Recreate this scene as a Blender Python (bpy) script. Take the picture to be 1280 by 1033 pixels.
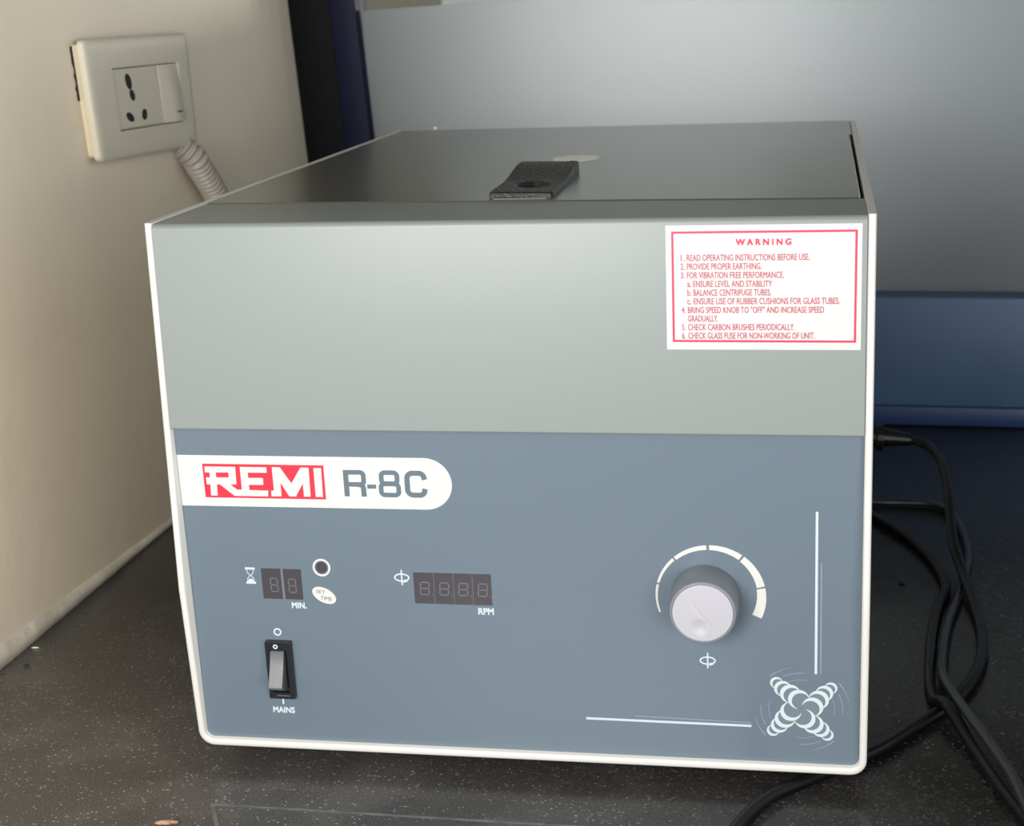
import bpy, bmesh, math, random
from mathutils import Vector, Matrix, noise
random.seed(4)
for o in list(bpy.data.objects): bpy.data.objects.remove(o)
SC = bpy.context.scene
COL = SC.collection

# ------------------------------------------------------------------ camera
cam_d = bpy.data.cameras.new('camera'); cam = bpy.data.objects.new('camera', cam_d); COL.objects.link(cam)
cam.location = (.35221, -.8208, .43232); cam.rotation_euler = (1.31799, .03797, .17971)
cam_d.sensor_fit = 'HORIZONTAL'; cam_d.sensor_width = 36; cam_d.lens = 36*2057.717/1280
cam_d.clip_start = .02
cam_d.dof.use_dof = True; cam_d.dof.focus_distance = .93; cam_d.dof.aperture_fstop = 17
SC.camera = cam

# ------------------------------------------------------------------ light
world = bpy.data.worlds.new('world'); SC.world = world; world.use_nodes = True
bg = world.node_tree.nodes['Background']; bg.inputs[0].default_value = (.86, .93, 1, 1); bg.inputs[1].default_value = 1.0

def area(name, loc, target, sx, sy, power, color):
    l = bpy.data.lights.new(name, 'AREA'); l.shape = 'RECTANGLE'; l.size = sx; l.size_y = sy; l.energy = power; l.color = color
    o = bpy.data.objects.new(name, l); COL.objects.link(o); o.location = loc
    o.rotation_euler = (Vector(target)-Vector(loc)).to_track_quat('-Z', 'Y').to_euler(); return o
area('window_daylight', (-.02, -1.02, .42), (-.02, 0, .08), .42, .42, 13.2, (1, .985, .96))
area('far_room_daylight', (.22, 1.13, .40), (.22, .83, .40), .3, .1, 2.0, (1, .975, .93))
area('wall_fill_light', (.90, -1.10, .24), (-.19, .15, .05), .6, .4, 7.5, (1, .97, .92))  # added fill lamp that brightens the left wall
area('film_cool_fill', (.78, 1.22, .52), (.62, .83, .36), .25, .2, 1.3, (.80, .91, 1))  # added cool lamp lifting the right side of the frosted film
SC.view_settings.view_transform = 'Standard'; SC.view_settings.look = 'None'
SC.view_settings.gamma = 1; SC.view_settings.exposure = 0; SC.view_settings.use_curve_mapping = False

# ------------------------------------------------------------------ materials
def lin(c):
    return tuple(((v/255)/12.92 if v/255 <= .04045 else ((v/255+.055)/1.055)**2.4) for v in c)+(1,)
def mat(name, rgb, rough=.5, metal=0, spec=.5, bump=0, bscale=200, bdist=.0003, coat=0, vary=0, vscale=6, rgb2=None):
    m = bpy.data.materials.new(name); m.use_nodes = True; nt = m.node_tree; b = nt.nodes['Principled BSDF']
    b.inputs['Base Color'].default_value = lin(rgb); b.inputs['Roughness'].default_value = rough
    b.inputs['Metallic'].default_value = metal; b.inputs['Specular IOR Level'].default_value = spec
    b.inputs['Coat Weight'].default_value = coat; b.inputs['Coat Roughness'].default_value = .24
    tc = nt.nodes.new('ShaderNodeTexCoord')
    if bump:
        n = nt.nodes.new('ShaderNodeTexNoise'); n.inputs['Scale'].default_value = bscale; n.inputs['Detail'].default_value = 3
        nt.links.new(tc.outputs['Object'], n.inputs['Vector'])
        bp = nt.nodes.new('ShaderNodeBump'); bp.inputs['Strength'].default_value = bump; bp.inputs['Distance'].default_value = bdist
        nt.links.new(n.outputs['Fac'], bp.inputs['Height']); nt.links.new(bp.outputs['Normal'], b.inputs['Normal'])
    if vary or rgb2:
        n = nt.nodes.new('ShaderNodeTexNoise'); n.inputs['Scale'].default_value = vscale; n.inputs['Detail'].default_value = 5
        nt.links.new(tc.outputs['Object'], n.inputs['Vector'])
        mx = nt.nodes.new('ShaderNodeMix'); mx.data_type = 'RGBA'
        c2 = rgb2 or tuple(max(0, v*(1-vary)) for v in rgb)
        mx.inputs['A'].default_value = lin(rgb); mx.inputs['B'].default_value = lin(c2)
        mr = nt.nodes.new('ShaderNodeMapRange'); mr.inputs['From Min'].default_value = .35; mr.inputs['From Max'].default_value = .7
        nt.links.new(n.outputs['Fac'], mr.inputs['Value']); nt.links.new(mr.outputs['Result'], mx.inputs['Factor'])
        nt.links.new(mx.outputs['Result'], b.inputs['Base Color'])
    return m

M = {}
M['shell'] = mat('off_white_paint', (200, 198, 192), .4, bump=.15, bscale=900, bdist=.0001)
M['grey'] = mat('grey_powder_coat', (119, 125, 122), .48, coat=.2, bump=.35, bscale=1400, bdist=.00012)
M['lidgrey'] = mat('grey_lid_paint', (80, 79, 71), .30, coat=.5, bump=.5, bscale=1100, bdist=.00015, vary=.06, vscale=9)
M['dark'] = mat('dark_gap', (22, 23, 24), .7, bump=.1)
M['panel'] = mat('blue_grey_film', (93, 106, 116), .30, bump=.12, bscale=1500, bdist=.00008)
M['white'] = mat('white_print', (196, 195, 190), .4, bump=.02)
M['label'] = mat('label_white', (192, 191, 187), .35, bump=.02)
M['printw'] = mat('pale_print', (186, 195, 199), .4, bump=.02)
M['faint'] = mat('faint_print', (118, 133, 146), .4, bump=.02)
M['fanfill'] = mat('fan_fill', (100, 114, 120), .4, bump=.02)
M['red'] = mat('red_print', (208, 38, 58), .38, bump=.02)
M['pink'] = mat('crimson_print', (190, 22, 70), .38, bump=.02)
M['pinktext'] = mat('crimson_text', (166, 58, 80), .4, bump=.02)
M['greytext'] = mat('grey_print', (86, 99, 108), .4, bump=.02)
M['display'] = mat('display_window', (64, 61, 65), .22, bump=.02)
M['segment'] = mat('unlit_segment', (98, 96, 99), .3, bump=.02)
M['divider'] = mat('display_divider', (100, 106, 116), .3, bump=.02)
M['black'] = mat('black_plastic', (24, 25, 28), .32, bump=.2, bscale=900, bdist=.0001)
M['rocker'] = mat('black_rocker', (84, 85, 87), .30, bump=.1)
M['knob'] = mat('knob_side_grey', (114, 117, 122), .42, bump=.1)
M['knobface'] = mat('knob_cap', (168, 166, 172), .38, bump=.03)
M['handle'] = mat('black_leather_grain', (30, 30, 30), .40, spec=.35, bump=.5, bscale=650, bdist=.0006)
M['port'] = mat('sight_port', (206, 202, 184), .25, bump=.02)
M['cable'] = mat('black_cable', (7, 8, 10), .42, spec=.3, bump=.1)
M['cord'] = mat('grey_cord', (30, 32, 36), .3, bump=.1)
M['rubber'] = mat('rubber', (18, 18, 18), .8, bump=.2)
M['wall'] = mat('beige_wall', (234, 221, 197), .55, bump=.35, bscale=45, bdist=.0012, vary=.035, vscale=5)
M['caulk'] = mat('caulk', (222, 214, 198), .6, bump=.6, bscale=120, bdist=.0015, vary=.16, vscale=30)
M['plate'] = mat('switch_plate', (206, 198, 178), .4, bump=.02)
M['plateedge'] = mat('plate_edge', (214, 200, 170), .4, bump=.02)
M['module'] = mat('switch_module', (208, 200, 180), .4, bump=.02)
M['conduit'] = mat('conduit_white', (160, 152, 142), .45, bump=.02)
M['navy'] = mat('navy_frame', (12, 16, 42), .55, spec=.2, bump=.05)
M['navydark'] = mat('black_frame', (7, 8, 12), .65, spec=.15, bump=.05)
M['blue'] = mat('blue_rail', (68, 94, 126), .42, bump=.15, bscale=60, vary=.05, vscale=12)
M['blue2'] = mat('blue_rail_lower', (36, 58, 100), .42, bump=.1, bscale=60)
M['debris'] = mat('brown_chip', (176, 142, 112), .6, bump=.5, bscale=400, bdist=.0006, rgb2=(96, 66, 48), vscale=260)
M['crumb'] = mat('cream_crumb', (225, 220, 190), .6, bump=.2)
M['tape'] = mat('dusty_residue', (118, 118, 116), .55, bump=.3, rgb2=(82, 84, 86), vscale=90)
M['floor'] = mat('floor_tile', (150, 145, 138), .4, bump=.1)
M['ceil'] = mat('ceiling_paint', (110, 108, 104), .8, bump=.1)
M['farwall'] = mat('far_wall', (150, 140, 118), .7, bump=.1)
M['farwhite'] = mat('far_board', (236, 234, 226), .6, bump=.1)

def granite():
    m = bpy.data.materials.new('black_granite'); m.use_nodes = True; nt = m.node_tree; b = nt.nodes['Principled BSDF']
    N = nt.nodes.new; Lk = nt.links.new
    tc = N('ShaderNodeTexCoord')
    def ramp(src, a, b_, ca, cb):
        r = N('ShaderNodeValToRGB'); r.color_ramp.elements[0].position = a; r.color_ramp.elements[1].position = b_
        r.color_ramp.elements[0].color = ca; r.color_ramp.elements[1].color = cb; Lk(src, r.inputs['Fac']); return r.outputs['Color']
    v = N('ShaderNodeTexVoronoi'); v.inputs['Scale'].default_value = 520; Lk(tc.outputs['Object'], v.inputs['Vector'])
    f1 = ramp(v.outputs['Color'], .62, .8, (0, 0, 0, 1), (1, 1, 1, 1))          # random cells are pale grains
    v2 = N('ShaderNodeTexVoronoi'); v2.inputs['Scale'].default_value = 330; Lk(tc.outputs['Object'], v2.inputs['Vector'])
    f2 = ramp(v2.outputs['Distance'], .12, .2, (1, 1, 1, 1), (0, 0, 0, 1))
    n3 = N('ShaderNodeTexNoise'); n3.inputs['Scale'].default_value = 14; n3.inputs['Detail'].default_value = 6; Lk(tc.outputs['Object'], n3.inputs['Vector'])
    f3 = ramp(n3.outputs['Fac'], .48, .66, (0, 0, 0, 1), (1, 1, 1, 1))           # dust patches
    def mix(fac, a, b_):
        x = N('ShaderNodeMix'); x.data_type = 'RGBA'
        if isinstance(fac, float): x.inputs['Factor'].default_value = fac
        else: Lk(fac, x.inputs['Factor'])
        for s, c in (('A', a), ('B', b_)):
            if isinstance(c, tuple): x.inputs[s].default_value = c
            else: Lk(c, x.inputs[s])
        return x.outputs['Result']
    mul = N('ShaderNodeMath'); mul.operation = 'MULTIPLY'; Lk(f2, mul.inputs[0]); Lk(f1, mul.inputs[1])
    # dust thickens towards the front left, with the wall's reflection painted into it
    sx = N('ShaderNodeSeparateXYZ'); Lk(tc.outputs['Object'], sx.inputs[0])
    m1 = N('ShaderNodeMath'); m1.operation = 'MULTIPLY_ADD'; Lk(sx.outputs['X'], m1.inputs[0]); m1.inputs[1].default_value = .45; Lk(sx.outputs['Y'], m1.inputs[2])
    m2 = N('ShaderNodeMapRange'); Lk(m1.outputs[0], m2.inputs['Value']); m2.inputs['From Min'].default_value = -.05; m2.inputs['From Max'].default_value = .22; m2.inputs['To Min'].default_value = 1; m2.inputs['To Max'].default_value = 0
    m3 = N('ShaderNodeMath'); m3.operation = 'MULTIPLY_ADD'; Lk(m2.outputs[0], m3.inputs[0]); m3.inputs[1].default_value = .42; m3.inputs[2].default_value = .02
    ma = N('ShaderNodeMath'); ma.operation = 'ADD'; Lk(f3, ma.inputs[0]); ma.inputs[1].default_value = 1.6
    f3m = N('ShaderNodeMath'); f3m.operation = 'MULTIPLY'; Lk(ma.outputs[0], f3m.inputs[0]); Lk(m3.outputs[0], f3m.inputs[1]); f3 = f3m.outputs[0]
    v5 = N('ShaderNodeTexVoronoi'); v5.inputs['Scale'].default_value = 480; Lk(tc.outputs['Object'], v5.inputs['Vector'])
    g1 = ramp(v5.outputs['Color'], .72, .80, (0, 0, 0, 1), (1, 1, 1, 1)); g2 = ramp(v5.outputs['Distance'], .25, .4, (1, 1, 1, 1), (0, 0, 0, 1))
    sp = N('ShaderNodeMath'); sp.operation = 'MULTIPLY'; Lk(g1, sp.inputs[0]); Lk(g2, sp.inputs[1])
    spk = N('ShaderNodeMath'); spk.operation = 'MULTIPLY'; Lk(sp.outputs[0], spk.inputs[0]); Lk(f3, spk.inputs[1])
    mul2 = N('ShaderNodeMath'); mul2.operation = 'MULTIPLY'; Lk(f3, mul2.inputs[0]); mul2.inputs[1].default_value = 1.0
    c0 = mix(f1, (.005, .005, .005, 1), (.022, .022, .022, 1))
    c1 = mix(mul2.outputs[0], c0, (.085, .078, .070, 1))
    c2 = mix(mul.outputs[0], c1, (.16, .16, .155, 1))
    n6 = N('ShaderNodeTexNoise'); n6.inputs['Scale'].default_value = 1100; n6.inputs['Detail'].default_value = 2; Lk(tc.outputs['Object'], n6.inputs['Vector'])
    f6 = ramp(n6.outputs['Fac'], .56, .70, (0, 0, 0, 1), (1, 1, 1, 1)); fm = N('ShaderNodeMath'); fm.operation = 'MULTIPLY'; Lk(f6, fm.inputs[0]); Lk(f3, fm.inputs[1])
    c2 = mix(fm.outputs[0], c2, (.22, .21, .20, 1))
    c2 = mix(spk.outputs[0], c2, (.34, .335, .32, 1))
    Lk(c2, b.inputs['Base Color'])
    mr = N('ShaderNodeMapRange'); mr.inputs['To Min'].default_value = .16; mr.inputs['To Max'].default_value = .34
    Lk(n3.outputs['Fac'], mr.inputs['Value']); Lk(mr.outputs['Result'], b.inputs['Roughness'])
    b.inputs['IOR'].default_value = 1.36
    return m
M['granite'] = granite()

def film():
    m = bpy.data.materials.new('frosted_film'); m.use_nodes = True; nt = m.node_tree; N = nt.nodes.new; Lk = nt.links.new
    nt.nodes.remove(nt.nodes['Principled BSDF']); out = nt.nodes['Material Output']
    d = N('ShaderNodeBsdfDiffuse'); d.inputs[0].default_value = (.12, .125, .125, 1)
    t = N('ShaderNodeBsdfTranslucent'); t.inputs[0].default_value = (.80, .82, .85, 1)
    n = N('ShaderNodeTexNoise'); n.inputs['Scale'].default_value = 220
    bp = N('ShaderNodeBump'); bp.inputs['Strength'].default_value = .1; bp.inputs['Distance'].default_value = .0003
    Lk(n.outputs['Fac'], bp.inputs['Height']); Lk(bp.outputs['Normal'], d.inputs['Normal'])
    x = N('ShaderNodeMixShader'); x.inputs[0].default_value = .6; Lk(d.outputs[0], x.inputs[1]); Lk(t.outputs[0], x.inputs[2])
    g = N('ShaderNodeBsdfGlossy'); g.inputs['Roughness'].default_value = .4
    x2 = N('ShaderNodeMixShader'); x2.inputs[0].default_value = .04; Lk(x.outputs[0], x2.inputs[1]); Lk(g.outputs[0], x2.inputs[2])
    Lk(x2.outputs[0], out.inputs['Surface']); return m
M['film'] = film()
def glass():
    m = bpy.data.materials.new('clear_glass'); m.use_nodes = True; nt = m.node_tree; N = nt.nodes.new; Lk = nt.links.new
    nt.nodes.remove(nt.nodes['Principled BSDF']); out = nt.nodes['Material Output']
    t = N('ShaderNodeBsdfTransparent'); t.inputs[0].default_value = (.94, .96, .95, 1)
    g = N('ShaderNodeBsdfGlossy'); g.inputs['Roughness'].default_value = .02
    f = N('ShaderNodeFresnel'); f.inputs[0].default_value = 1.45
    x = N('ShaderNodeMixShader'); Lk(f.outputs[0], x.inputs[0]); Lk(t.outputs[0], x.inputs[1]); Lk(g.outputs[0], x.inputs[2])
    Lk(x.outputs[0], out.inputs['Surface']); return m
M['glass'] = glass()

# ------------------------------------------------------------------ builders
def empty(name, loc, label=None, cat=None, group=None, kind=None, rz=0):
    o = bpy.data.objects.new(name, None); COL.objects.link(o); o.location = loc; o.rotation_euler = (0, 0, rz); o.empty_display_size = .02
    for k, v in (('label', label), ('category', cat), ('group', group), ('kind', kind)):
        if v: o[k] = v
    return o
def obj(name, verts, faces, m, parent=None, label=None, smooth=False, kind=None, cat=None, bevel=0, seg=2):
    """verts are given in the coordinates of the root thing's parent space (world for an unrotated root)"""
    me = bpy.data.meshes.new(name); me.from_pydata([tuple(v) for v in verts], [], faces)
    bm = bmesh.new(); bm.from_mesh(me)
    bmesh.ops.recalc_face_normals(bm, faces=bm.faces)
    if bevel:
        es = [e for e in bm.edges if len(e.link_faces) == 2 and e.calc_face_angle(0) > .6]
        bmesh.ops.bevel(bm, geom=es, offset=bevel, segments=seg, affect='EDGES', profile=.5)
    bm.to_mesh(me); bm.free()
    if smooth:
        for p in me.polygons: p.use_smooth = True
    if bevel:
        for p in me.polygons: p.use_smooth = True
        me.set_sharp_from_angle(angle=math.radians(50))
    me.materials.append(M[m] if isinstance(m, str) else m)
    o = bpy.data.objects.new(name, me); COL.objects.link(o)
    if parent:
        o.parent = parent
        if parent.parent is None and parent.type == 'EMPTY' and abs(parent.rotation_euler.z) < 1e-9: o.location = -parent.location
    if label: o['label'] = label
    if kind: o['kind'] = kind
    if cat: o['category'] = cat
    return o
class MB:
    def __init__(s): s.v = []; s.f = []
    def add(s, v, f):
        b = len(s.v); s.v += [tuple(p) for p in v]; s.f += [tuple(b+i for i in q) for q in f]; return s
    def box(s, x0, x1, y0, y1, z0, z1):
        return s.add([(x, y, z) for x in (x0, x1) for y in (y0, y1) for z in (z0, z1)],
            [(0, 1, 3, 2), (4, 6, 7, 5), (0, 4, 5, 1), (2, 3, 7, 6), (0, 2, 6, 4), (1, 5, 7, 3)])
    def loft(s, rings, cap=True, close=True):
        n = len(rings[0]); v = [p for r in rings for p in r]; f = []
        for i in range(len(rings)-1):
            for j in range(n if close else n-1):
                f.append((i*n+j, i*n+(j+1) % n, (i+1)*n+(j+1) % n, (i+1)*n+j))
        if cap: f.append(tuple(range(n))); f.append(tuple(range((len(rings)-1)*n, len(rings)*n)))
        return s.add(v, f)
    def obj(s, name, m, parent=None, **k): return obj(name, s.v, s.f, m, parent, **k)
def catmull(P, n=8):
    P = [Vector(p) for p in P]; Q = [P[0]*2-P[1]]+P+[P[-1]*2-P[-2]]; out = []
    for i in range(1, len(Q)-2):
        a, b, c, d = Q[i-1:i+3]
        for k in range(n):
            t = k/n; out.append(.5*((2*b)+(c-a)*t+(2*a-5*b+4*c-d)*t*t+(3*b-a-3*c+d)*t**3))
    out.append(P[-1]); return out
def tube(P, r, n=12, rf=None):
    rings = []; up = Vector((0, 0, 1)); L = 0
    for i, p in enumerate(P):
        d = (P[min(i+1, len(P)-1)]-P[max(i-1, 0)]).normalized()
        if i: L += (p-P[i-1]).length
        s = d.cross(up)
        if s.length < .05: s = Vector((1, 0, 0))
        s.normalize(); u = s.cross(d); rr = rf(L) if rf else r
        rings.append([p+s*math.cos(a)*rr+u*math.sin(a)*rr for a in [2*math.pi*k/n for k in range(n)]])
    return MB().loft(rings)

# 2D print helpers: coordinates in millimetres on a surface, thickness a tenth of a millimetre
def ribbon(P, w, closed=False):
    P = [Vector(p) for p in P]; n = len(P); L = []; R_ = []
    if not hasattr(w, '__len__'): w = [w]*n
    for i in range(n):
        a = P[(i-1) % n] if (closed or i) else P[0]; b = P[(i+1) % n] if (closed or i < n-1) else P[-1]
        d1 = (P[i]-a); d2 = (b-P[i])
        if d1.length < 1e-9: d1 = d2
        if d2.length < 1e-9: d2 = d1
        d1 = d1.normalized(); d2 = d2.normalized(); t = (d1+d2)
        t = t.normalized() if t.length > 1e-6 else d1
        nn = Vector((-t.y, t.x)); k = 1/max(.5, nn.dot(Vector((-d1.y, d1.x))))
        L.append(P[i]+nn*w[i]/2*k); R_.append(P[i]-nn*w[i]/2*k)
    out = []
    for i in range(n if closed else n-1):
        j = (i+1) % n; out.append([L[i], L[j], R_[j], R_[i]])
    return out
def arc(cx, cy, rx, ry, a0, a1, n=24):
    return [(cx+rx*math.cos(math.radians(a0+(a1-a0)*k/n)), cy+ry*math.sin(math.radians(a0+(a1-a0)*k/n))) for k in range(n+1)]
def flat(polys, fn, o0, o1, step=0):
    mb = MB()
    for i_, p in enumerate(polys):
        n = len(p); v = [fn(q[0], q[1], o1+step*i_) for q in p]+[fn(q[0], q[1], o0) for q in p]
        mb.add(v, [tuple(range(n))]+[(i, (i+1) % n, n+(i+1) % n, n+i) for i in range(n)])
    return mb
def words(name, specs, m, fn, o0, par, b=0., **k):
    mb = MB(); q = 0
    for dx, dy in ([(0, 0)] if not b else [(0, 0), (b, b), (-b, -b), (b, -b), (-b, b)]):
        g = flat([[(x+dx, y+dy) for x, y in p] for p in specs], fn, o0, o0+.08+.012*q); mb.add(g.v, g.f); q += 1
    return mb.obj(name, m, par, **k)
def layers(groups, fn, o0, o1, step=.012):
    mb = MB()
    for q, g in enumerate(groups):
        g2 = flat(g, fn, o0, o1+step*q); mb.add(g2.v, g2.f)
    return mb
def text_polys(s, x0, x1, y0, y1, bold=0., space=1.):
    c = bpy.data.curves.new('t', 'FONT'); c.body = s; c.offset = 0; c.space_character = space; c.resolution_u = 3; c.fill_mode = 'FRONT'
    o = bpy.data.objects.new('t', c); COL.objects.link(o)
    bpy.context.view_layer.update()
    me = bpy.data.meshes.new_from_object(o.evaluated_get(bpy.context.evaluated_depsgraph_get()))
    bpy.data.objects.remove(o); V = [v.co.copy() for v in me.vertices]
    ax = min(v.x for v in V); bx = max(v.x for v in V); ay = min(v.y for v in V); by = max(v.y for v in V)
    out = [[(x0+(V[i].x-ax)/(bx-ax)*(x1-x0), y0+(V[i].y-ay)/(by-ay)*(y1-y0)) for i in p.vertices] for p in me.polygons]
    bpy.data.meshes.remove(me); bpy.data.curves.remove(c); return out

# ------------------------------------------------------------------ setting
XW = -.1914
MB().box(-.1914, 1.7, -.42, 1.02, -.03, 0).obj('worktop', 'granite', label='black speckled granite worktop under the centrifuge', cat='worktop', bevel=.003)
MB().box(-.1, 1.6, -.30, .95, -.85, -.03).obj('base_cabinet', 'farwall', label='plain cabinet carrying the black granite worktop', cat='cabinet', bevel=.004)
MB().box(XW-.12, XW, -.36, 1.02, -.85, 2.2).obj('wall_left', 'wall', kind='structure')
MB().box(XW-.12, 3, -3, 3, -.87, -.85).obj('floor', 'floor', kind='structure')
MB().box(XW-.12, 3, -3, 1.02, 2.2, 2.25).obj('ceiling', 'ceil', kind='structure')
# uneven caulk bead where the wall meets the worktop
random.seed(8); rings = []
for i in range(70):
    y = -.355+i*.0178; h = .0155-.012*max(0, min(1, (y-.12)/.33)) + random.uniform(-.0006, .0006); h = max(h, .004)
    w = .0032+random.uniform(-.0003, .0003)
    rings.append([(XW-.001, y, -.001), (XW+w, y, -.001), (XW+w*.9, y, h*.5), (XW+w*.35, y, h*.93), (XW-.001, y, h)])
MB().loft(rings).obj('trim_1', 'caulk', kind='structure', smooth=True)

RO = Vector((.38, .7935, 0)); RA = -.05878
win = empty('window_1', RO, kind='structure', rz=RA)
lean = .063
def post(x0, x1, y0, y1, z1=1.3):
    v = []
    for z in (0, z1):
        for x in (x0, x1):
            xx = x-(z-.4291)*lean
            for y in (y0, y1): v.append((xx, y, z))
    return v, [(0, 1, 3, 2), (4, 6, 7, 5), (0, 4, 5, 1), (2, 3, 7, 6), (0, 2, 6, 4), (1, 5, 7, 3)]
v, f = post(-.5678, -.5225, .020, .06); obj('frame_post', v, f, 'navydark', win, bevel=.001, label='near-black flat window post at the wall')
v, f = post(-.5225, -.4946, .0185, .06); obj('frame_post', v, f, 'navy', win, bevel=.001, label='dark navy window post beside the frosted pane')
ca, sa = math.cos(RA), math.sin(RA); rings = []
for k in range(13):          # plaster eased out from the wall to meet the leaning post
    t = k/12; ring_ = []
    for z in (0, 1.2):
        xl = -.5678-(z-.4291)*lean+.0008
        bx, by = RO.x+xl*ca-.0203*sa, RO.y+xl*sa+.0203*ca
        ring_.append((XW-.0006+(bx-XW+.0006)*t*t, .52+(by-.52)*t, z))
    rings.append([ring_[0], ring_[1], (XW-.05, ring_[1][1], 1.2), (XW-.05, ring_[0][1], 0)])
MB().loft(rings).obj('trim_3', 'wall', kind='structure', smooth=True).data.set_sharp_from_angle(angle=math.radians(30))
MB().box(-.50, 1.2, 0, .09, .0195, .1282).obj('bottom_rail', 'blue', win, bevel=.0018, seg=3, label='wide matt blue bottom rail')
MB().box(-.50, 1.2, -.001, .09, .0005, .0193).obj('rail_plinth', 'blue2', win, bevel=.0008, label='narrow darker blue strip under the rail')
MB().box(-.49, 1.2, .034, .040, .126, 1.2).obj('glass_pane', 'glass', win)
ft = lambda x: .4155+(x+.4953)*.034
obj('frosted_film', [(-.492, .0335, .127), (1.19, .0335, .127), (1.19, .0335, ft(1.19)), (-.492, .0335, ft(-.492)),
                     (-.492, .0325, .127), (1.19, .0325, .127), (1.19, .0325, ft(1.19)), (-.492, .0325, ft(-.492))],
    [(0, 1, 2, 3), (4, 5, 6, 7), (0, 1, 5, 4), (1, 2, 6, 5), (2, 3, 7, 6), (3, 0, 4, 7)], 'film', win, label='frosted film covering the lower glass')
MB().box(-1.6, 2.4, 2.6, 2.65, -.85, 2.4).obj('wall_back', 'farwall', kind='structure')
MB().box(-1.65, -1.6, 1.02, 2.65, -.85, 2.4).obj('wall_far_left', 'farwall', kind='structure')
MB().box(2.4, 2.45, 1.02, 2.65, -.85, 2.4).obj('wall_far_right', 'farwall', kind='structure')
MB().box(-1.65, 2.45, 1.02, 2.65, 2.4, 2.45).obj('ceiling_far', 'farwall', kind='structure')
MB().box(-.405, .25, 2.54, 2.6, -.1, 1.6).obj('trim_2', 'farwhite', kind='structure', bevel=.004)

# ------------------------------------------------------------------ centrifuge
W, D, H, HM, T = .38, .551, .3188, .2056, .004
ZB = .012
R = empty('centrifuge', (W/2, D/2, 0), 'grey and off-white bench centrifuge with blue-grey control panel on black granite', 'centrifuge')
def yf(z):
    zk = .112
    if z >= zk: return 0.
    return .0107*min(1, ((zk-z)/(zk-ZB)))
# U shaped outer shell: left side, base, right side
path = []
zs = [H, .30, .26, .22, .18, .14, .12, .112, .104, .09, .06, .03]
rc = .009
for z in zs: path.append(((0, z), (T, z)))
for k in range(7):
    a = math.pi+k/6*math.pi/2
    path.append(((rc+rc*math.cos(a), ZB+rc+rc*math.sin(a)), (rc+(rc-T)*math.cos(a), ZB+rc+(rc-T-.0005)*math.sin(a))))
for k in range(1, 10):
    x = rc+(W-2*rc)*k/10; path.append(((x, ZB), (x, ZB+T+.0005)))
for k in range(7):
    a = 1.5*math.pi+k/6*math.pi/2
    path.append(((W-rc+rc*math.cos(a), ZB+rc+rc*math.sin(a)), (W-rc+(rc-T)*math.cos(a), ZB+rc+(rc-T-.0005)*math.sin(a))))
for z in reversed(zs): path.append(((W, z), (W-T, z)))
rings = []
for (ox, oz), (ix, iz) in path:
    y0 = yf(oz); y1 = yf(iz) if iz > .02 else y0
    b = .0009
    dx, dz = ix-ox, iz-oz; L = math.hypot(dx, dz); dx, dz = dx/L*b, dz/L*b
    rings.append([(ox, y0+b, oz), (ox+dx, y0, oz+dz), (ix-dx, y1, iz-dz), (ix, y1+b, iz), (ix, D, iz), (ox, D, oz)])
MB().loft(rings).obj('outer_shell', 'shell', R, label='off-white U-shaped shell with rounded lower corners').data.set_sharp_from_angle(angle=math.radians(60))
for i, (x, y) in enumerate(((.035, .10), (.30, .14), (.035, .50), (.345, .50))):
    n = 20; mb = MB()
    mb.loft([[(x+r*math.cos(2*math.pi*k/n), y+r*math.sin(2*math.pi*k/n), z) for k in range(n)] for r, z in ((.010, 0), (.0115, .001), (.013, .012), (.009, .0125))])
    mb.obj('rubber_foot', 'rubber', R)
MB().box(T+.0002, W-T-.0002, .024, D-.004, .0172, .304).obj('inner_cabinet', 'dark', R)
MB().box(T+.0002, W-T-.0002, D-.004, D-.0005, .0172, .3145).obj('rear_panel', 'lidgrey', R)

# upper fascia: front face and top lip in one folded sheet
def seam(x): return .0812-(x-.0105)*.0486
rf = .0032; prof = [(0, HM+.0008), (0, H-rf-.0006)]
for k in range(1, 7):
    a = math.pi-k/6*math.pi/2; prof.append((rf+rf*math.cos(a), H-.0006-rf+rf*math.sin(a)))
rings = []
for x in (T+.0003, .07, .19, .31, W-T-.0003):
    s = seam(x)
    rings.append([(x, y, z) for y, z in prof]+[(x, s-.0012, H-.0006), (x, s-.0006, H-.0011), (x, s-.0006, H-.012), (x, .02, H-.012), (x, .02, HM), (x, .0006, HM)])
o = MB().loft(rings).obj('upper_fascia', 'grey', R, smooth=True, label='smooth grey front fascia folded over at the top'); o.data.set_sharp_from_angle(angle=math.radians(35))
# lid
top = H-.0001
ol = [(T+.0006, seam(T)+.0002), (.19, seam(.19)+.0002), (.3732, seam(.3732)+.0002), (.3738, .075), (.3738, .425), (.3757, .4262), (.3757, D-.001), (T+.0006, D-.001)]
ins = [(T+.0012, seam(T)+.0012), (.19, seam(.19)+.0012), (.3726, seam(.3732)+.0012), (.3731, .0755), (.3731, .4255), (.3750, .427), (.3750, D-.002), (T+.0012, D-.002)]
o = MB().loft([[(x, y, top-.006) for x, y in ol], [(x, y, top-.0009) for x, y in ol], [(x, y, top) for x, y in ins]]).obj('lid', 'lidgrey', R, label='flat grey hinged lid'); LID = o
n = 40
MB().loft([[(.1905+r*math.cos(2*math.pi*k/n), .2900+r*1.02*math.sin(2*math.pi*k/n), z) for k in range(n)] for r, z in ((.0166, top-.001), (.0166, top+.0004), (.0160, top+.0008))]).obj('sight_port', 'port', LID, label='pale translucent round viewing port')
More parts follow.
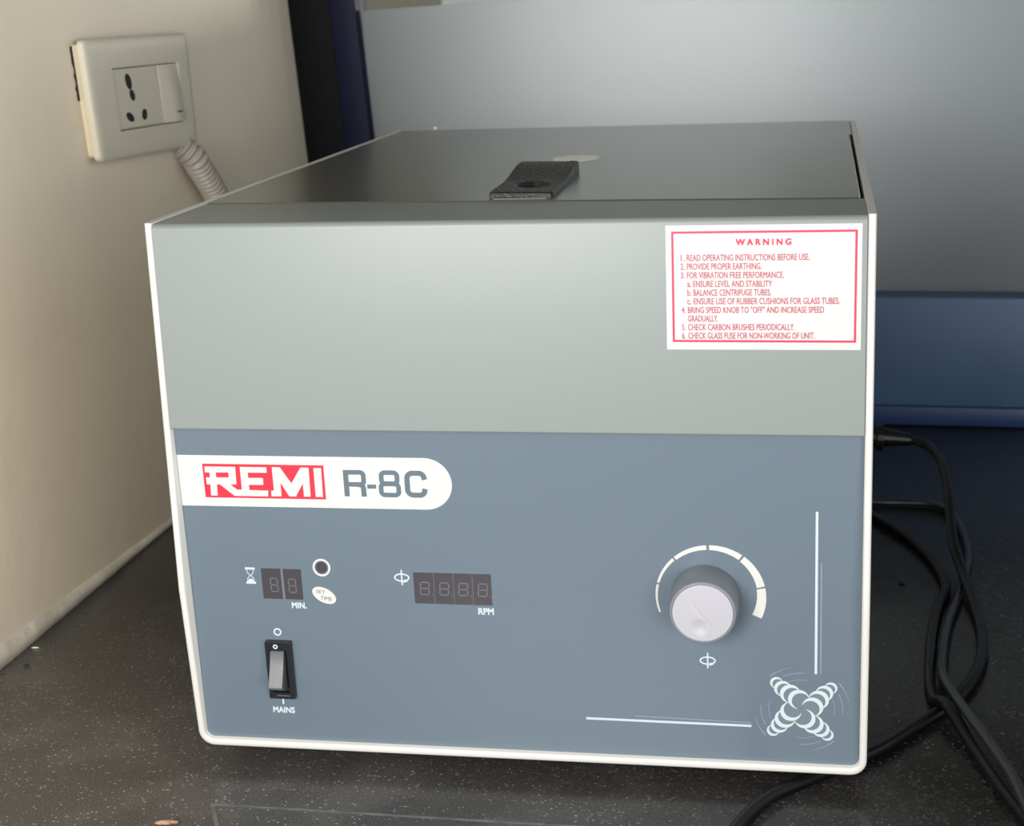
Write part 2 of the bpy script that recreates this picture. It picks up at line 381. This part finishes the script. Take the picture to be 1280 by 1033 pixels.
# latch handle: grid height field with finger scoop and raised back
nx, ny = 84, 190; HB = MB(); V = []; F = []
def sm(a, b, t): t = max(0, min(1, (t-a)/(b-a))); return t*t*(3-2*t)
HL = .128
def hz(u, w):                       # u across 0..1, w along 0..1
    z = .0034+.0046*sm(.38, .86, w)-.0034*sm(.935, .95, w)
    e = ((u-.55)/.30)**2+((w-.285)/.115)**2
    z -= .0031*(1-sm(.80, 1.02, e))
    return z
def hxy(u, w):
    y0 = seam(.19)+.0095+ (-.002)*(u-.5)
    y0 = .0835-.0035*u
    x = .1700+.0372*u-.0025*w
    if w < .04:  # small rounded front corners
        x += (.5-u)*2*.0012*(1-w/.04)**2
    if w > .95: x += (.5-u)*2*.0016
    return x, y0+HL*w
us = [i/nx for i in range(nx+1)]; ws = sorted([j/ny for j in range(ny+1)])
for j, w in enumerate(ws):
    for i, u in enumerate(us):
        x, y = hxy(u, w); z = hz(u, w)
        ed = min(u, 1-u)*.037; z -= .0008*max(0, 1-ed/.0009)
        if w < .01: z -= .0006*(1-w/.01)
        if .004 < u < .996 and .004 < w and not (((u-.55)/.30)**2+((w-.285)/.115)**2 < 1.05): z += .0004*noise.noise((x/.0010, y/.0032, 0))
        V.append((x, y, top+z))
for j in range(ny):
    for i in range(nx):
        a = j*(nx+1)+i; F.append((a, a+1, a+nx+2, a+nx+1))
bd = [i for i in range(nx+1)]+[j*(nx+1)+nx for j in range(1, ny+1)]+[ny*(nx+1)+i for i in range(nx-1, -1, -1)]+[j*(nx+1) for j in range(ny-1, 0, -1)]
b0 = len(V)
for i in bd: V.append((V[i][0], V[i][1], top-.0002))
for k in range(len(bd)):
    k2 = (k+1) % len(bd); F.append((bd[k], bd[k2], b0+k2, b0+k))
F.append(tuple(b0+k for k in range(len(bd))))
o = obj('lid_handle', V, F, 'handle', R, smooth=True, label='black leather-grained pull handle with oval finger scoop'); o.data.set_sharp_from_angle(angle=math.radians(48))
MB().box(.1735, .2035, .0795, .0812, top-.0012, top+.0004).obj('handle_base', 'black', R)
MB().box(.1722, .2035, .0773, .0781, H-.0010, H-.0003).obj('latch_strip', 'shell', R)

# control panel plane: millimetres x (from the machine's left) and s (up the sloped face)
PT = Vector((0, .0044, .2056)); PB = Vector((0, .0142, .015)); PU = (PT-PB).normalized(); PN = Vector((1, 0, 0)).cross(PU); PN = PN if PN.y < 0 else -PN
def pan(x, s, off=0): return Vector((x/1000, 0, 0))+PB+PU*(s/1000)+PN*(off/1000)
ol = [(4.2, 1.6), (375.8, 1.6), (375.8, 190.0), (4.2, 190.0)]
CP = flat([ol], pan, -1.6, 0).obj('control_panel', 'panel', R, label='blue-grey membrane control panel')
def pr(name, polys, m, o0=0, o1=.12, par=None, step=.0025, **k): return flat(polys, pan, o0, o1, 0 if len(polys) > 70 and step == .0025 else step).obj(name, m, par or CP, **k)
# badge
bp = [(4.3, 174.9), (4.3, 145.1), (144.3, 145.4)]+arc(144.3, 160.2, 14.9, 14.8, -90, 90, 28)[1:]
pr('name_badge', [bp], 'white', label='white badge with a rounded right end')
rd = [(18.6, 170), (18.6, 150.2), (88.1, 150.2), (88.1, 170)]
pr('logo_block', [rd], 'red', .12, .2, label='red rectangle behind white letters')
def lg(zx, zy):
    v = (zy-(130+(zx-148)*.0134))/271; u = (zx-148-24*v)/967; return (18.6+69.5*u, 170-19.8*v)
LG = [[(168, 152), (415, 155), (417, 200), (170, 200)], [(205, 152), (255, 153), (272, 386), (218, 386)], [(178, 240), (420, 240), (424, 296), (185, 296)],
      [(358, 155), (415, 155), (424, 296), (366, 296)], [(290, 295), (372, 295), (430, 338), (470, 338), (472, 389), (408, 388)], [(430, 338), (678, 345), (678, 391), (408, 388)],
      [(452, 155), (512, 156), (528, 345), (468, 345)], [(452, 155), (665, 158), (667, 202), (455, 200)], [(516, 243), (637, 244), (640, 299), (520, 298)],
      [(708, 156), (768, 158), (776, 275), (785, 390), (705, 390), (703, 345), (725, 343)], [(710, 156), (772, 158), (868, 292), (905, 390), (848, 390), (772, 272)],
      [(935, 160), (1000, 160), (962, 272), (900, 390), (850, 390), (856, 300)], [(942, 160), (1000, 160), (1017, 391), (965, 391)], [(1038, 163), (1098, 164), (1115, 393), (1058, 392)]]
layers([[[lg(*q) for q in p]] for p in LG], pan, .2, .27).obj('logo_letters', 'white', CP, label='white letters REMI')
def rr(x0, x1, y0, y1, r, w):     # closed rounded rectangle centre line inset by half the stroke
    x0 += w/2; x1 -= w/2; y0 += w/2; y1 -= w/2
    return arc(x1-r, y1-r, r, r, 90, 0, 5)+arc(x1-r, y0+r, r, r, 0, -90, 5)+arc(x0+r, y0+r, r, r, -90, -180, 5)+arc(x0+r, y1-r, r, r, 180, 90, 5)
w = 2.9; P8 = []
P8.append(ribbon([(100.3, 152.3), (100.3, 167.5)], w))
P8.append(ribbon([(98.9, 166.2)]+arc(108.2, 164.4, 2, 1.9, 90, 0, 5)+arc(108.2, 161.2, 2, 1.9, 0, -90, 5)+[(100.0, 159.3)], w*.92))
P8.append(ribbon([(106, 159.3)]+arc(107.6, 157.0, 2.2, 2.2, 90, 0, 5)+[(109.9, 152.3)], w))
P8.append(ribbon([(112, 158.2), (117, 158.2)], 2.4))
P8.append(ribbon(rr(118.9, 130.3, 160-1.2, 167.7, 2.0, w*.9), w*.9, True)); P8.append(ribbon(rr(118.4, 130.8, 152.2, 161.2, 2.0, w*.9), w*.9, True))
P8.append(ribbon([(144.2, 162.6)]+arc(141.2, 163.5, 2.8, 2.8, 0, 90, 6)+arc(137.6, 163.2, 3.1, 3.1, 90, 180, 6)+arc(137.6, 156.8, 3.1, 3.1, 180, 270, 6)+arc(141.2, 156.5, 2.8, 2.8, -90, 0, 6)+[(144.2, 157.4)], w))
layers(P8, pan, .12, .2).obj('model_letters', 'greytext', CP, label='grey letters R-8C')
# displays
def digit(x, s, w, h, sl, th=.62):
    def q(a, b): return (x+a*w+b*h*sl, s+b*h)
    g = .05; segs = [((g, 1), (1-g, 1)), ((1, 1-g), (1, .5+g)), ((1, .5-g), (1, g)), ((g, 0), (1-g, 0)), ((0, .5-g), (0, g)), ((0, 1-g), (0, .5+g)), ((g, .5), (1-g, .5))]
    out = []
    for a, b in segs: out += ribbon([q(*a), q(*b)], th)
    return out
def display(x0, x1, s0, s1, digits, divs, name, label, dm='divider'):
    d = pr(name, [[(x0, s0), (x1, s0), (x1, s1), (x0, s1)]], 'display', 0, .1, par=CP, label=label)
    return d
display(46.5, 69.8, 89.9, 108.3, 2, 0, 'timer_display', 'dark two-digit timer window')
pr('display_divider', [[(58, 89.9), (59.4, 89.9), (59.2, 108.3), (57.9, 108.3)]], 'divider', .1, .13)
pr('timer_digit', digit(51.6, 94.4, 4.0, 8, -.02), 'segment', .1, .14); pr('timer_digit', digit(62.2, 94.2, 4.0, 8, -.02), 'segment', .1, .14)
display(134.2, 177.8, 89.8, 108.3, 4, 0, 'speed_display', 'dark four-digit speed window')
for k, x in enumerate((137.6, 148.6, 159.3, 170.2)):
    pr('speed_digit', digit(x, 95.2, 4.9, 7.3, .06), 'segment', .1, .14)
    pr('decimal_point', [arc(x+6.9, 95.0, .4, .4, 0, 330, 8)], 'segment', .1, .14)
    if k < 3: pr('display_divider', ribbon([(x+8, 90), (x+8, 108.2)], .25), 'divider', .1, .13)
# printed symbols and words
hg = ribbon([(37.2, 108), (42.9, 108)], 1.3)+ribbon([(37.2, 99.4), (42.9, 99.4)], 1.3)+ribbon([(38.1, 107.6), (38.3, 105.6), (39.8, 103.8), (38.3, 102), (38.1, 100)], .4)+ribbon([(42, 107.6), (41.8, 105.6), (40.3, 103.8), (41.8, 102), (42, 100)], .4)+[[(38.4, 100), (41.7, 100), (41.4, 101.2), (40.1, 102), (38.7, 101.2)]]
pr('hourglass_symbol', hg, 'printw')
pr('sensor_ring', ribbon(arc(82, 109.7, 4.55, 4.7, 0, 352.5, 47), 1.15, True), 'white')
pr('sensor_eye', [arc(82, 109.7, 3.2, 3.4, 0, 350, 35)], 'display', 0, .08, label='dark round indicator window')
def rot(pts, c, a): ca, sa = math.cos(math.radians(a)), math.sin(math.radians(a)); return [(c[0]+(x-c[0])*ca-(y-c[1])*sa, c[1]+(x-c[0])*sa+(y-c[1])*ca) for x, y in pts]
c = (82.2, 93.0)
b = pr('set_time_button', [rot(arc(c[0], c[1], 7.3, 4.3, 0, 350, 40), c, -28)], 'white', 0, .35, label='white oval button')
pr('button_text', [rot(p, c, -8) for p in text_polys('SET', 77.6, 82.6, 93.8, 95.9)+text_polys('TIME', 80.2, 86.8, 90.2, 92.5)], 'greytext', .35, .42, step=0)
words('minutes_text', text_polys('MIN.', 62.8, 71.2, 84.6, 88, .02), 'printw', pan, .0, CP, .16)
words('rpm_text', text_polys('RPM', 169.8, 178.3, 84.3, 88, .02), 'printw', pan, .0, CP, .16)
def spin(cx, cy, h=4.6): return ribbon(arc(cx, cy, 4.0, 2.1, -60, 285, 28), .8)+ribbon([(cx, cy-h), (cx, cy+h)], .8)+[[(cx+.8, cy-3.1), (cx+3.3, cy-2.2), (cx+1.4, cy-.9)]]
pr('rotation_symbol', spin(127.6, 105), 'printw'); pr('rotation_symbol', spin(295, 61.2), 'printw')
pr('off_symbol', ribbon(arc(52.7, 69.5, 1.9, 1.9, 0, 345, 23), .9, True), 'printw')
pr('on_symbol', ribbon([(52.1, 28.2), (52.1, 24.2)], 1.0), 'printw')
words('mains_text', text_polys('MAINS', 45.7, 58.4, 18.7, 22.2, .02), 'printw', pan, .0, CP, .16)
# lines
pr('accent_line', ribbon([(352.5, 148.5), (352.6, 55.5)], 1.35), 'printw'); pr('accent_line', ribbon([(355.0, 119.8), (355.2, 55.6)], .75), 'faint', label='fainter thin line')
pr('accent_line', ribbon([(227.5, 23.3), (318.3, 22.9)], 1.35), 'printw'); pr('accent_line', ribbon([(254.8, 26.0), (318.2, 24.8)], .75), 'faint', label='fainter thin line')
# speed scale of six arcs
seg = [(200, 167.5, 1.0, 1.3), (165.5, 133, 1.3, 1.7), (131, 94, 2.1, 2.6), (91, 55, 2.7, 3.3), (52.5, 13, 3.6, 4.4), (11, -24, 4.6, 5.4)]
for a0, a1, w0, w1 in seg:
    n = 16; ci = (297, 99.0); poly = arc(ci[0], ci[1], 29.4, 29.4, a0, a1, n)
    inn = [(ci[0]+(29.4-(w0+(w1-w0)*k/n))*math.cos(math.radians(a0+(a1-a0)*k/n)), ci[1]+(29.4-(w0+(w1-w0)*k/n))*math.sin(math.radians(a0+(a1-a0)*k/n))) for k in range(n+1)]
    pr('scale_arc', [[poly[k], poly[k+1], inn[k+1], inn[k]] for k in range(n)], 'white')
# fan emblem
def crescent(cx, cy, r, ang, k):
    a = math.radians(ang); ox, oy = cx-math.cos(a)*r*.27, cy-math.sin(a)*r*.27; ri = r*.845; n = 20; out = []; inn = []
    for i in range(n+1):
        t = -118+236*i/n; tt = a+math.radians(t)
        out.append((cx+r*math.cos(tt), cy+r*math.sin(tt)))
        t2 = a+math.radians(t*1.06); inn.append((ox+ri*math.cos(t2), oy+ri*math.sin(t2)))
    inn[0] = out[0]; inn[-1] = out[-1]
    return [[out[i], out[i+1], inn[i+1], inn[i]] for i in range(n)]
cx, cy = 345.2, 34.3; fan = []; fill = []; wisps = []
for ang in (131.5, 40.5, -47.5, -138.5):
    for dist, r, tw in ((20.3, 3.4, 0), (15.6, 4.6, -1), (10.8, 5.5, -7), (6.0, 5.7, -26)):
        a = math.radians(ang+tw); px, py = cx+dist*math.cos(a), cy+dist*math.sin(a)
        fan.append(crescent(px, py, r, ang+6, 0)); fill.append(arc(px, py, r*.93, r*.93, 0, 345, 20))
    a0 = ang-6
    wisps += ribbon(arc(cx, cy, 25.6, 25.2, ang+1, ang-28, 14), [.1]+[.75]*4+[.45]*5+[.3]*4+[.1])
    wisps += ribbon(arc(cx, cy, 21.8, 21.4, ang-12, ang-46, 14), [.1]+[.45]*13+[.1])
    wisps += ribbon(arc(cx, cy, 17.6, 17.4, ang-18, ang-54, 14), [.1]+[.35]*13+[.1])
pr('fan_shading', fill, 'fanfill', 0, .02, step=.001); pr('fan_wisp', wisps, 'faint', 0, .04)
fan2 = MB()
for q, g in enumerate(fan):
    gm = flat(g, pan, .05, .12+.006*q); fan2.add(gm.v, gm.f)
fan2.obj('fan_emblem', 'printw', CP, label='white spinning rotor emblem of crescent shapes')

# speed knob
KC = (294.2, 98.7)
def ring(r, off, n=56, c=KC): return [pan(c[0]+r*math.cos(2*math.pi*k/n), c[1]+r*math.sin(2*math.pi*k/n), off) for k in range(n)]
KN = MB().loft([ring(18.3, 0), ring(18.5, 1), ring(17.6, 20.2), ring(17.3, 21), ring(16.7, 21.4), ring(16.2, 21.3), ring(15.9, 19)]).obj('speed_knob', 'knob', R, smooth=True, label='round grey speed knob'); KN.data.set_sharp_from_angle(angle=math.radians(50))
# cap as polar grid with s-shaped groove and round dimple
V = []; F = []; nr, na = 46, 96
def cap_h(x, y):
    h = 22.4-.0016*(x*x+y*y)
    t = math.hypot(x+1.5, y+7.8); h -= .55*(1+math.cos(math.pi*t/5.9)) if t < 5.9 else 0
    best = 9
    for gx, gy in GR:
        dd = math.hypot(x-gx, y-gy)
        if dd < best: best = dd
    h -= .28*math.exp(-(best/.6)**2)
    return h
GR = [(p.x, p.y) for p in catmull([(-4.6, 13.6, 0), (-5.7, 9.6, 0), (-5.2, 6.2, 0), (-3.2, 2.3, 0), (-.6, -1.2, 0), (2.6, -4.4, 0), (4.9, -8.3, 0), (4.9, -11.4, 0), (3.7, -14.2, 0)], 7)]
V.append(pan(KC[0], KC[1], cap_h(0, 0)))
for j in range(1, nr+1):
    r = 16.0*j/nr
    for k in range(na):
        x, y = r*math.cos(2*math.pi*k/na), r*math.sin(2*math.pi*k/na)
        V.append(pan(KC[0]+x, KC[1]+y, cap_h(x, y)-(.5 if j == nr else 0)))
for k in range(na): F.append((0, 1+k, 1+(k+1) % na))
for j in range(nr-1):
    for k in range(na): a = 1+j*na+k; b = 1+j*na+(k+1) % na; F.append((a, a+na, b+na, b))
b0 = len(V)
for k in range(na): V.append(pan(KC[0]+16*math.cos(2*math.pi*k/na), KC[1]+16*math.sin(2*math.pi*k/na), 19.6))
for k in range(na): a = 1+(nr-1)*na+k; b = 1+(nr-1)*na+(k+1) % na; F.append((a, b0+k, b0+(k+1) % na, b))
obj('knob_cap', V, F, 'knobface', KN, smooth=True, label='pale lilac-white cap with curved groove and round dimple')

# power switch
SX0, SX1, S0, S1 = 45.8, 60.6, 29.6, 64.6
mb = MB()
def slab(mb, x0, x1, s0, s1, o0, o1, i=0):
    mb.add([pan(x, s, o) for x in (x0, x1) for s in (s0, s1) for o in (o0, o1)], [(0, 1, 3, 2), (4, 6, 7, 5), (0, 4, 5, 1), (2, 3, 7, 6), (0, 2, 6, 4), (1, 5, 7, 3)]); return mb
for a in ((SX0, 48.2, S0, S1), (58.2, SX1, S0, S1), (48.2, 58.2, 59.8, S1), (48.2, 58.2, S0, 33.4)): slab(mb, *a, 0, 4.2)
slab(mb, 48.2, 58.2, 33.4, 59.8, 0, 1.2)
SW = mb.obj('power_switch', 'black', R, label='black rocker mains switch')
rk = [(59.3, 1.5), (59.3, 3.4), (58.8, 4.0), (50, 7.4), (40.4, 12.6), (39.4, 12.4), (36.6, 8.0), (35.0, 1.5)]
MB().loft([[pan(x, s, o) for s, o in rk] for x in (48.4, 48.8, 56.2, 56.6)]).obj('rocker', 'rocker', SW, label='dark grey rocker tilted out at the bottom', bevel=.0003)
flat(ribbon(arc(52.0, 62.2, 1.05, 1.05, 0, 345, 20), .7, True), pan, 4.2, 4.3).obj('off_mark', 'printw', SW)
flat(ribbon([(50.5, 31.6), (58, 31.6)], .5), pan, 4.2, 4.3).obj('highlight_line', 'segment', SW)  # highlight on the lower bezel, painted as a grey line

# warning label on the fascia
def fas(x, z, off=0): return Vector((x/1000, -off/1000, z/1000))
WL = flat([[(276.6, 250.9), (373.2, 250.7), (373.2, 314.3), (276.6, 314.3)]], fas, 0, .2).obj('warning_label', 'label', R, label='white warning sticker with crimson border')
def pf(name, polys, m, **k): return flat(polys, fas, .2, .28).obj(name, m, WL, **k)
pf('label_border', ribbon([(280.1, 255.3), (370.3, 255.0), (370.4, 310.7), (280.0, 310.7)], 1.15, True), 'pink', label='crimson rectangular border')
words('label_heading', text_polys('WARNING', 311.6, 338.7, 304.1, 307.1, 0, 1.55), 'pink', fas, .2, WL, .18)
rows = [('1.', 284.1, 286, 'READ OPERATING INSTRUCTIONS BEFORE USE.', 287.1, 347.7), ('2.', 284.0, 286, 'PROVIDE PROPER EARTHING.', 287.1, 324.2),
        ('3.', 284.0, 286, 'FOR VIBRATION FREE PERFORMANCE.', 287.1, 335.2), ('a.', 287.2, 289.2, 'ENSURE LEVEL AND STABILITY', 290.2, 329.4),
        ('b.', 287.2, 289.2, 'BALANCE CENTRIFUGE TUBES.', 290.3, 328.9), ('c.', 287.2, 289.0, 'ENSURE USE OF RUBBER CUSHIONS FOR GLASS TUBES.', 290.4, 362.6),
        ('4.', 284.2, 286.2, 'BRING SPEED KNOB TO "OFF" AND INCREASE SPEED', 287.4, 355.0), (None, 0, 0, 'GRADUALLY.', 287.4, 302.5),
        ('5.', 284.3, 286.1, 'CHECK CARBON BRUSHES PERIODICALLY.', 287.4, 340.6), ('6.', 284.3, 286.1, 'CHECK GLASS FUSE FOR NON-WORKING OF UNIT.', 287.5, 350.5)]
for i, (nu, a, b, tx, x0, x1) in enumerate(rows):
    z0 = 296.3-4.43*i
    P = text_polys(tx, x0, x1, z0, z0+3.2, .006)
    if nu: P += text_polys(nu, a, b, z0+(0), z0+(3.2 if nu[0].isdigit() or nu[0] == 'b' else 2.3), -.002)
    words('label_text_line', P, 'pinktext', fas, .2, WL, .05)

# ------------------------------------------------------------------ wall plate
XP = XW+.012
PO = [(.340, .4073), (.5478, .4058), (.5538, .3111), (.352, .3168)]
def pl(u, v, x=XP):       # u along 0..1, v down 0..1
    a = Vector(PO[0]).lerp(Vector(PO[1]), u); b = Vector(PO[3]).lerp(Vector(PO[2]), u); p = a.lerp(b, v); return Vector((x, p.x, p.y))
SK = empty('wall_socket', (XW, .447, .36), 'white wall plate with three-pin socket and rocker switch on beige wall', 'socket')
iu0, iu1, iv0, iv1 = .205, .862, .245, .775
mb = MB()
def pbox(mb, u0, u1, v0, v1, x0, x1, bw=0, name=None):
    mb.add([pl(u, v, x) for u in (u0, u1) for v in (v0, v1) for x in (x0, x1)], [(0, 1, 3, 2), (4, 6, 7, 5), (0, 4, 5, 1), (2, 3, 7, 6), (0, 2, 6, 4), (1, 5, 7, 3)]); return mb
out = [(0, 0), (1, 0), (1, 1), (0, 1)]
def rrect(u0, u1, v0, v1, ru, rv, x, n=5):
    P = []
    for cu, cv, a0 in ((u1-ru, v0+rv, -90), (u1-ru, v1-rv, 0), (u0+ru, v1-rv, 90), (u0+ru, v0+rv, 180)):
        for k in range(n+1):
            a = math.radians(a0+90*k/n); P.append(pl(cu+ru*math.cos(a), cv+rv*math.sin(a), x))
    return P
mb = MB(); mb.loft([rrect(0, 1, 0, 1, .03, .05, XW+.006), rrect(0, 1, 0, 1, .03, .05, XP-.0015), rrect(.006, .994, .013, .987, .03, .05, XP-.0006), rrect(.012, .988, .024, .976, .03, .05, XP-.0002), rrect(.05, .95, .09, .91, .03, .05, XP),
    rrect(iu0, iu1, iv0, iv1, .006, .01, XP), rrect(iu0, iu1, iv0, iv1, .006, .01, XP-.004), rrect(iu0, iu1, iv0, iv1, .006, .01, XW+.003)], cap=False)
mb.obj('cover_plate', 'plate', SK, smooth=True).data.set_sharp_from_angle(angle=math.radians(30))
MB().loft([rrect(.02, .98, .03, .97, .02, .03, XW-.001), rrect(.02, .98, .03, .97, .02, .03, XW+.0065)]).obj('back_box', 'plateedge', SK)
mo = MB().loft([rrect(iu0+.004, .648, iv0+.012, iv1-.012, .003, .005, XW+.002), rrect(iu0+.004, .648, iv0+.012, iv1-.012, .003, .005, XP-.0018), rrect(iu0+.008, .644, iv0+.02, iv1-.02, .003, .005, XP-.0012)]).obj('socket_module', 'module', SK)
def hole(u, v, ru, rv, tilt=0):
    return [pl(u+ru*math.cos(2*math.pi*k/20)+tilt*rv*math.sin(2*math.pi*k/20), v+rv*math.sin(2*math.pi*k/20), XP-.0008) for k in range(20)]
def mk(u, v, ru, rv, t=0):
    a = hole(u, v, ru, rv, t); b = [Vector((p.x-.001, p.y, p.z)) for p in a]
    MB().loft([b, a]).obj('pin_hole', 'dark', mo)
mk(.352, .37, .026, .068, .1); mk(.372, .487, .022, .048, .1); mk(.325, .668, .030, .042, .35); mk(.466, .662, .024, .047, -.1)
# switch rocker: tilted wedge
rk = [pl(.656, iv0+.012, XP-.002), pl(.858, iv0+.012, XP-.002), pl(.858, iv1-.012, XP-.002), pl(.656, iv1-.012, XP-.002)]
v = []
for u in (.656, .70, .73, .858):
    for vv in (iv0+.012, iv1-.012):
        k = (vv-iv0)/(iv1-iv0); raise_ = (.0035*k if u >= .73 else .0) - .0012
        p = pl(u, vv, XP+raise_); v.append(p)
n0 = len(v)
for i in range(n0): v.append(Vector((XW+.003, v[i].y, v[i].z)))
f = [(0, 2, 3, 1), (2, 4, 5, 3), (4, 6, 7, 5)]+[(0+n0, 2+n0, 3+n0, 1+n0), (2+n0, 4+n0, 5+n0, 3+n0), (4+n0, 6+n0, 7+n0, 5+n0)]
f += [(0, 1, 1+n0, n0), (6, 7, 7+n0, 6+n0), (0, 2, 2+n0, n0), (2, 4, 4+n0, 2+n0), (4, 6, 6+n0, 4+n0), (1, 3, 3+n0, 1+n0), (3, 5, 5+n0, 3+n0), (5, 7, 7+n0, 5+n0)]
sr = obj('switch_rocker', v, f, 'module', SK, bevel=.0002)
def mark(u0, u1, v0, v1, x, name, m='dark'):
    MB().add([pl(u, vv, xx) for u in (u0, u1) for vv in (v0, v1) for xx in (x-.0006, x)], [(0, 1, 3, 2), (4, 6, 7, 5), (0, 4, 5, 1), (2, 3, 7, 6), (0, 2, 6, 4), (1, 5, 7, 3)]).obj(name, m, sr)
mark(.775, .825, .672, .684, XP+.0025, 'indicator_mark'); mark(.765, .79, .315, .325, XP-.0005, 'symbol_mark', 'plateedge')
# dark patch painted on the wall for the shaded gap behind the plate
random.seed(3); P = []
for k in range(14): P.append((XW+.0003, .3420-random.uniform(0, .003)+.00045*k, .403-k*.0031))
Q = [(XW+.0003, .356, p[2]) for p in reversed(P)]
obj('plate_gap_patch', P+Q, [tuple(range(28))], 'dark', SK, label='dark patch painted for the shaded gap behind the plate edge')

# corrugated conduit
pts = catmull([(XW-.006, .5250, .3230), (XW+.004, .5300, .3120), (XW+.011, .538, .3020), (XW+.012, .548, .2925), (XW+.013, .576, .268), (XW+.013, .602, .240), (XW+.013, .640, .195), (XW+.013, .69, .12), (XW+.013, .735, .05), (XW+.013, .76, .012)], 60)
pitch = .0056
o = tube(pts, .01, 20, rf=lambda L: .0102+.0015*math.sin(2*math.pi*L/pitch)).obj('flexible_conduit', 'conduit', smooth=True, label='corrugated white conduit running down from the wall plate', cat='conduit')

# ------------------------------------------------------------------ cables
def cable(P, r, m, name, label, par=None, cat='cable'):
    return tube(catmull(P, 10), r, 14).obj(name, m, par, smooth=True, label=label, cat=cat)
K1 = empty('power_cord', (.39, .52, 0), 'black power cord with plug behind the centrifuge, curling down onto the granite', 'cable')
A = [(.425, .5125, .0624), (.4335, .508, .0618), (.4420, .498, .0600), (.4495, .47, .0545), (.4515, .425, .0430), (.4515, .395, .0320), (.4520, .365, .0215), (.4560, .340, .0125), (.4590, .3113, .0075), (.4612, .2743, .0042), (.4612, .2443, .0042), (.4577, .2032, .0042),
     (.4484, .1643, .0042), (.4337, .1284, .0040), (.4131, .0973, .0040), (.3867, .0589, .0040), (.3488, .0196, .0040), (.3278, -.004, .0040), (.3142, -.0337, .0040), (.3100, -.0570, .0040), (.314, -.10, .004), (.33, -.17, .004)]
tube(catmull(A, 10), .0037, 14).obj('cord', 'cable', K1, smooth=True)
tube([Vector(p) for p in ((.386, .5132, .0650), (.3995, .513, .0646), (.4005, .513, .0645), (.4055, .513, .0640), (.4060, .513, .0640), (.414, .5128, .0635), (.4275, .5122, .0625))], .006, 16, rf=lambda L: [.0095, .0095, .0115, .0115, .0080, .0068, .0050][min(6, [i for i, t in enumerate((0, .0136, .0147, .0197, .0202, .0283, .1)) if L <= t+.0003][0])]).obj('plug', 'cable', K1, label='moulded black plug')
cable([(.33, .60, .0034), (.3600, .566, .0034), (.3900, .532, .0034), (.4012, .5276, .0034), (.4280, .5276, .0034), (.4470, .5240, .0034), (.4600, .503, .0034), (.4655, .455, .0034), (.4655, .405, .0034), (.4600, .360, .0034), (.4500, .305, .0034), (.4400, .255, .0040), (.4330, .200, .0060), (.4300, .155, .0110), (.4345, .120, .0125), (.4449, .0729, .0130), (.4558, .0225, .0130), (.4597, -.0088, .0125), (.464, -.0402, .011), (.48, -.12, .0034), (.50, -.2, .0034)],
      .0031, 'cord', 'thin_cord', 'thinner dark cord arching toward the front right with a pale sheen')
cable([(.35, .60, .0039), (.385, .515, .0039), (.4201, .4437, .0039), (.4379, .3852, .0039), (.4440, .330, .0039), (.4360, .2900, .0039), (.4290, .240, .0039), (.4245, .190, .0039), (.4225, .160, .0039), (.4235, .1330, .0039), (.4290, .108, .0115), (.4405, .0705, .0045), (.4512, .023, .0039), (.4628, -.0197, .0039), (.485, -.10, .0039)],
      .0036, 'cable', 'reflected_strand', 'black strand lying on the granite, modelled reflection of the cord loop')  # dark strand built for the cords' reflection in the granite

# ------------------------------------------------------------------ small things
random.seed(11)
def blob(name, c, L, r, m, label, cat, ang=0, n=8):
    rings = []
    for i in range(n+1):
        t = i/n; rr_ = r*(math.sin(math.pi*min(max(t, .06), .94))**.45)*random.uniform(.8, 1.1); x = (t-.5)*L
        rings.append([(c[0]+x*math.cos(ang), c[1]+x*math.sin(ang)+rr_*math.cos(2*math.pi*k/9), max(.00005+c[2]-r, c[2]+rr_*math.sin(2*math.pi*k/9))) for k in range(9)])
    return MB().loft(rings).obj(name, m, label=label, cat=cat, smooth=True)
blob('wood_chip', (.0072, -.0618, .0016), .0125, .0016, 'debris', 'small brown wood chip on the granite near the front edge', 'debris', .2)
blob('crumb', (-.1733, .1378, .0008), .0042, .0008, 'dark', 'dark crumb on the granite close to the wall', 'debris', .6)
blob('crumb', (-.1815, .1678, .0006), .0052, .0006, 'crumb', 'pale flake on the granite close to the wall', 'debris', .1)
blob('crumb', (.0335, .5475, top+.0016), .003, .0018, 'crumb', 'cream crumb on the rear edge of the grey lid', 'debris', 0)
blob('crumb', (.4138, .3427, .001), .006, .001, 'dark', 'black crumb on the granite beside the cable loop', 'debris', -.5)
# rectangular dusty outline left on the granite
TO = ribbon([(340, -118), (42, -74.5), (24, -36.5), (193, -38.6), (330, -40.5)], 2.2)
def gr(x, y, off=0): return Vector((x/1000, y/1000, off/1000))
flat(TO, gr, 0, .05).obj('tape_residue', 'tape', label='greyish rectangular outline of tape residue on the granite in front', cat='residue')
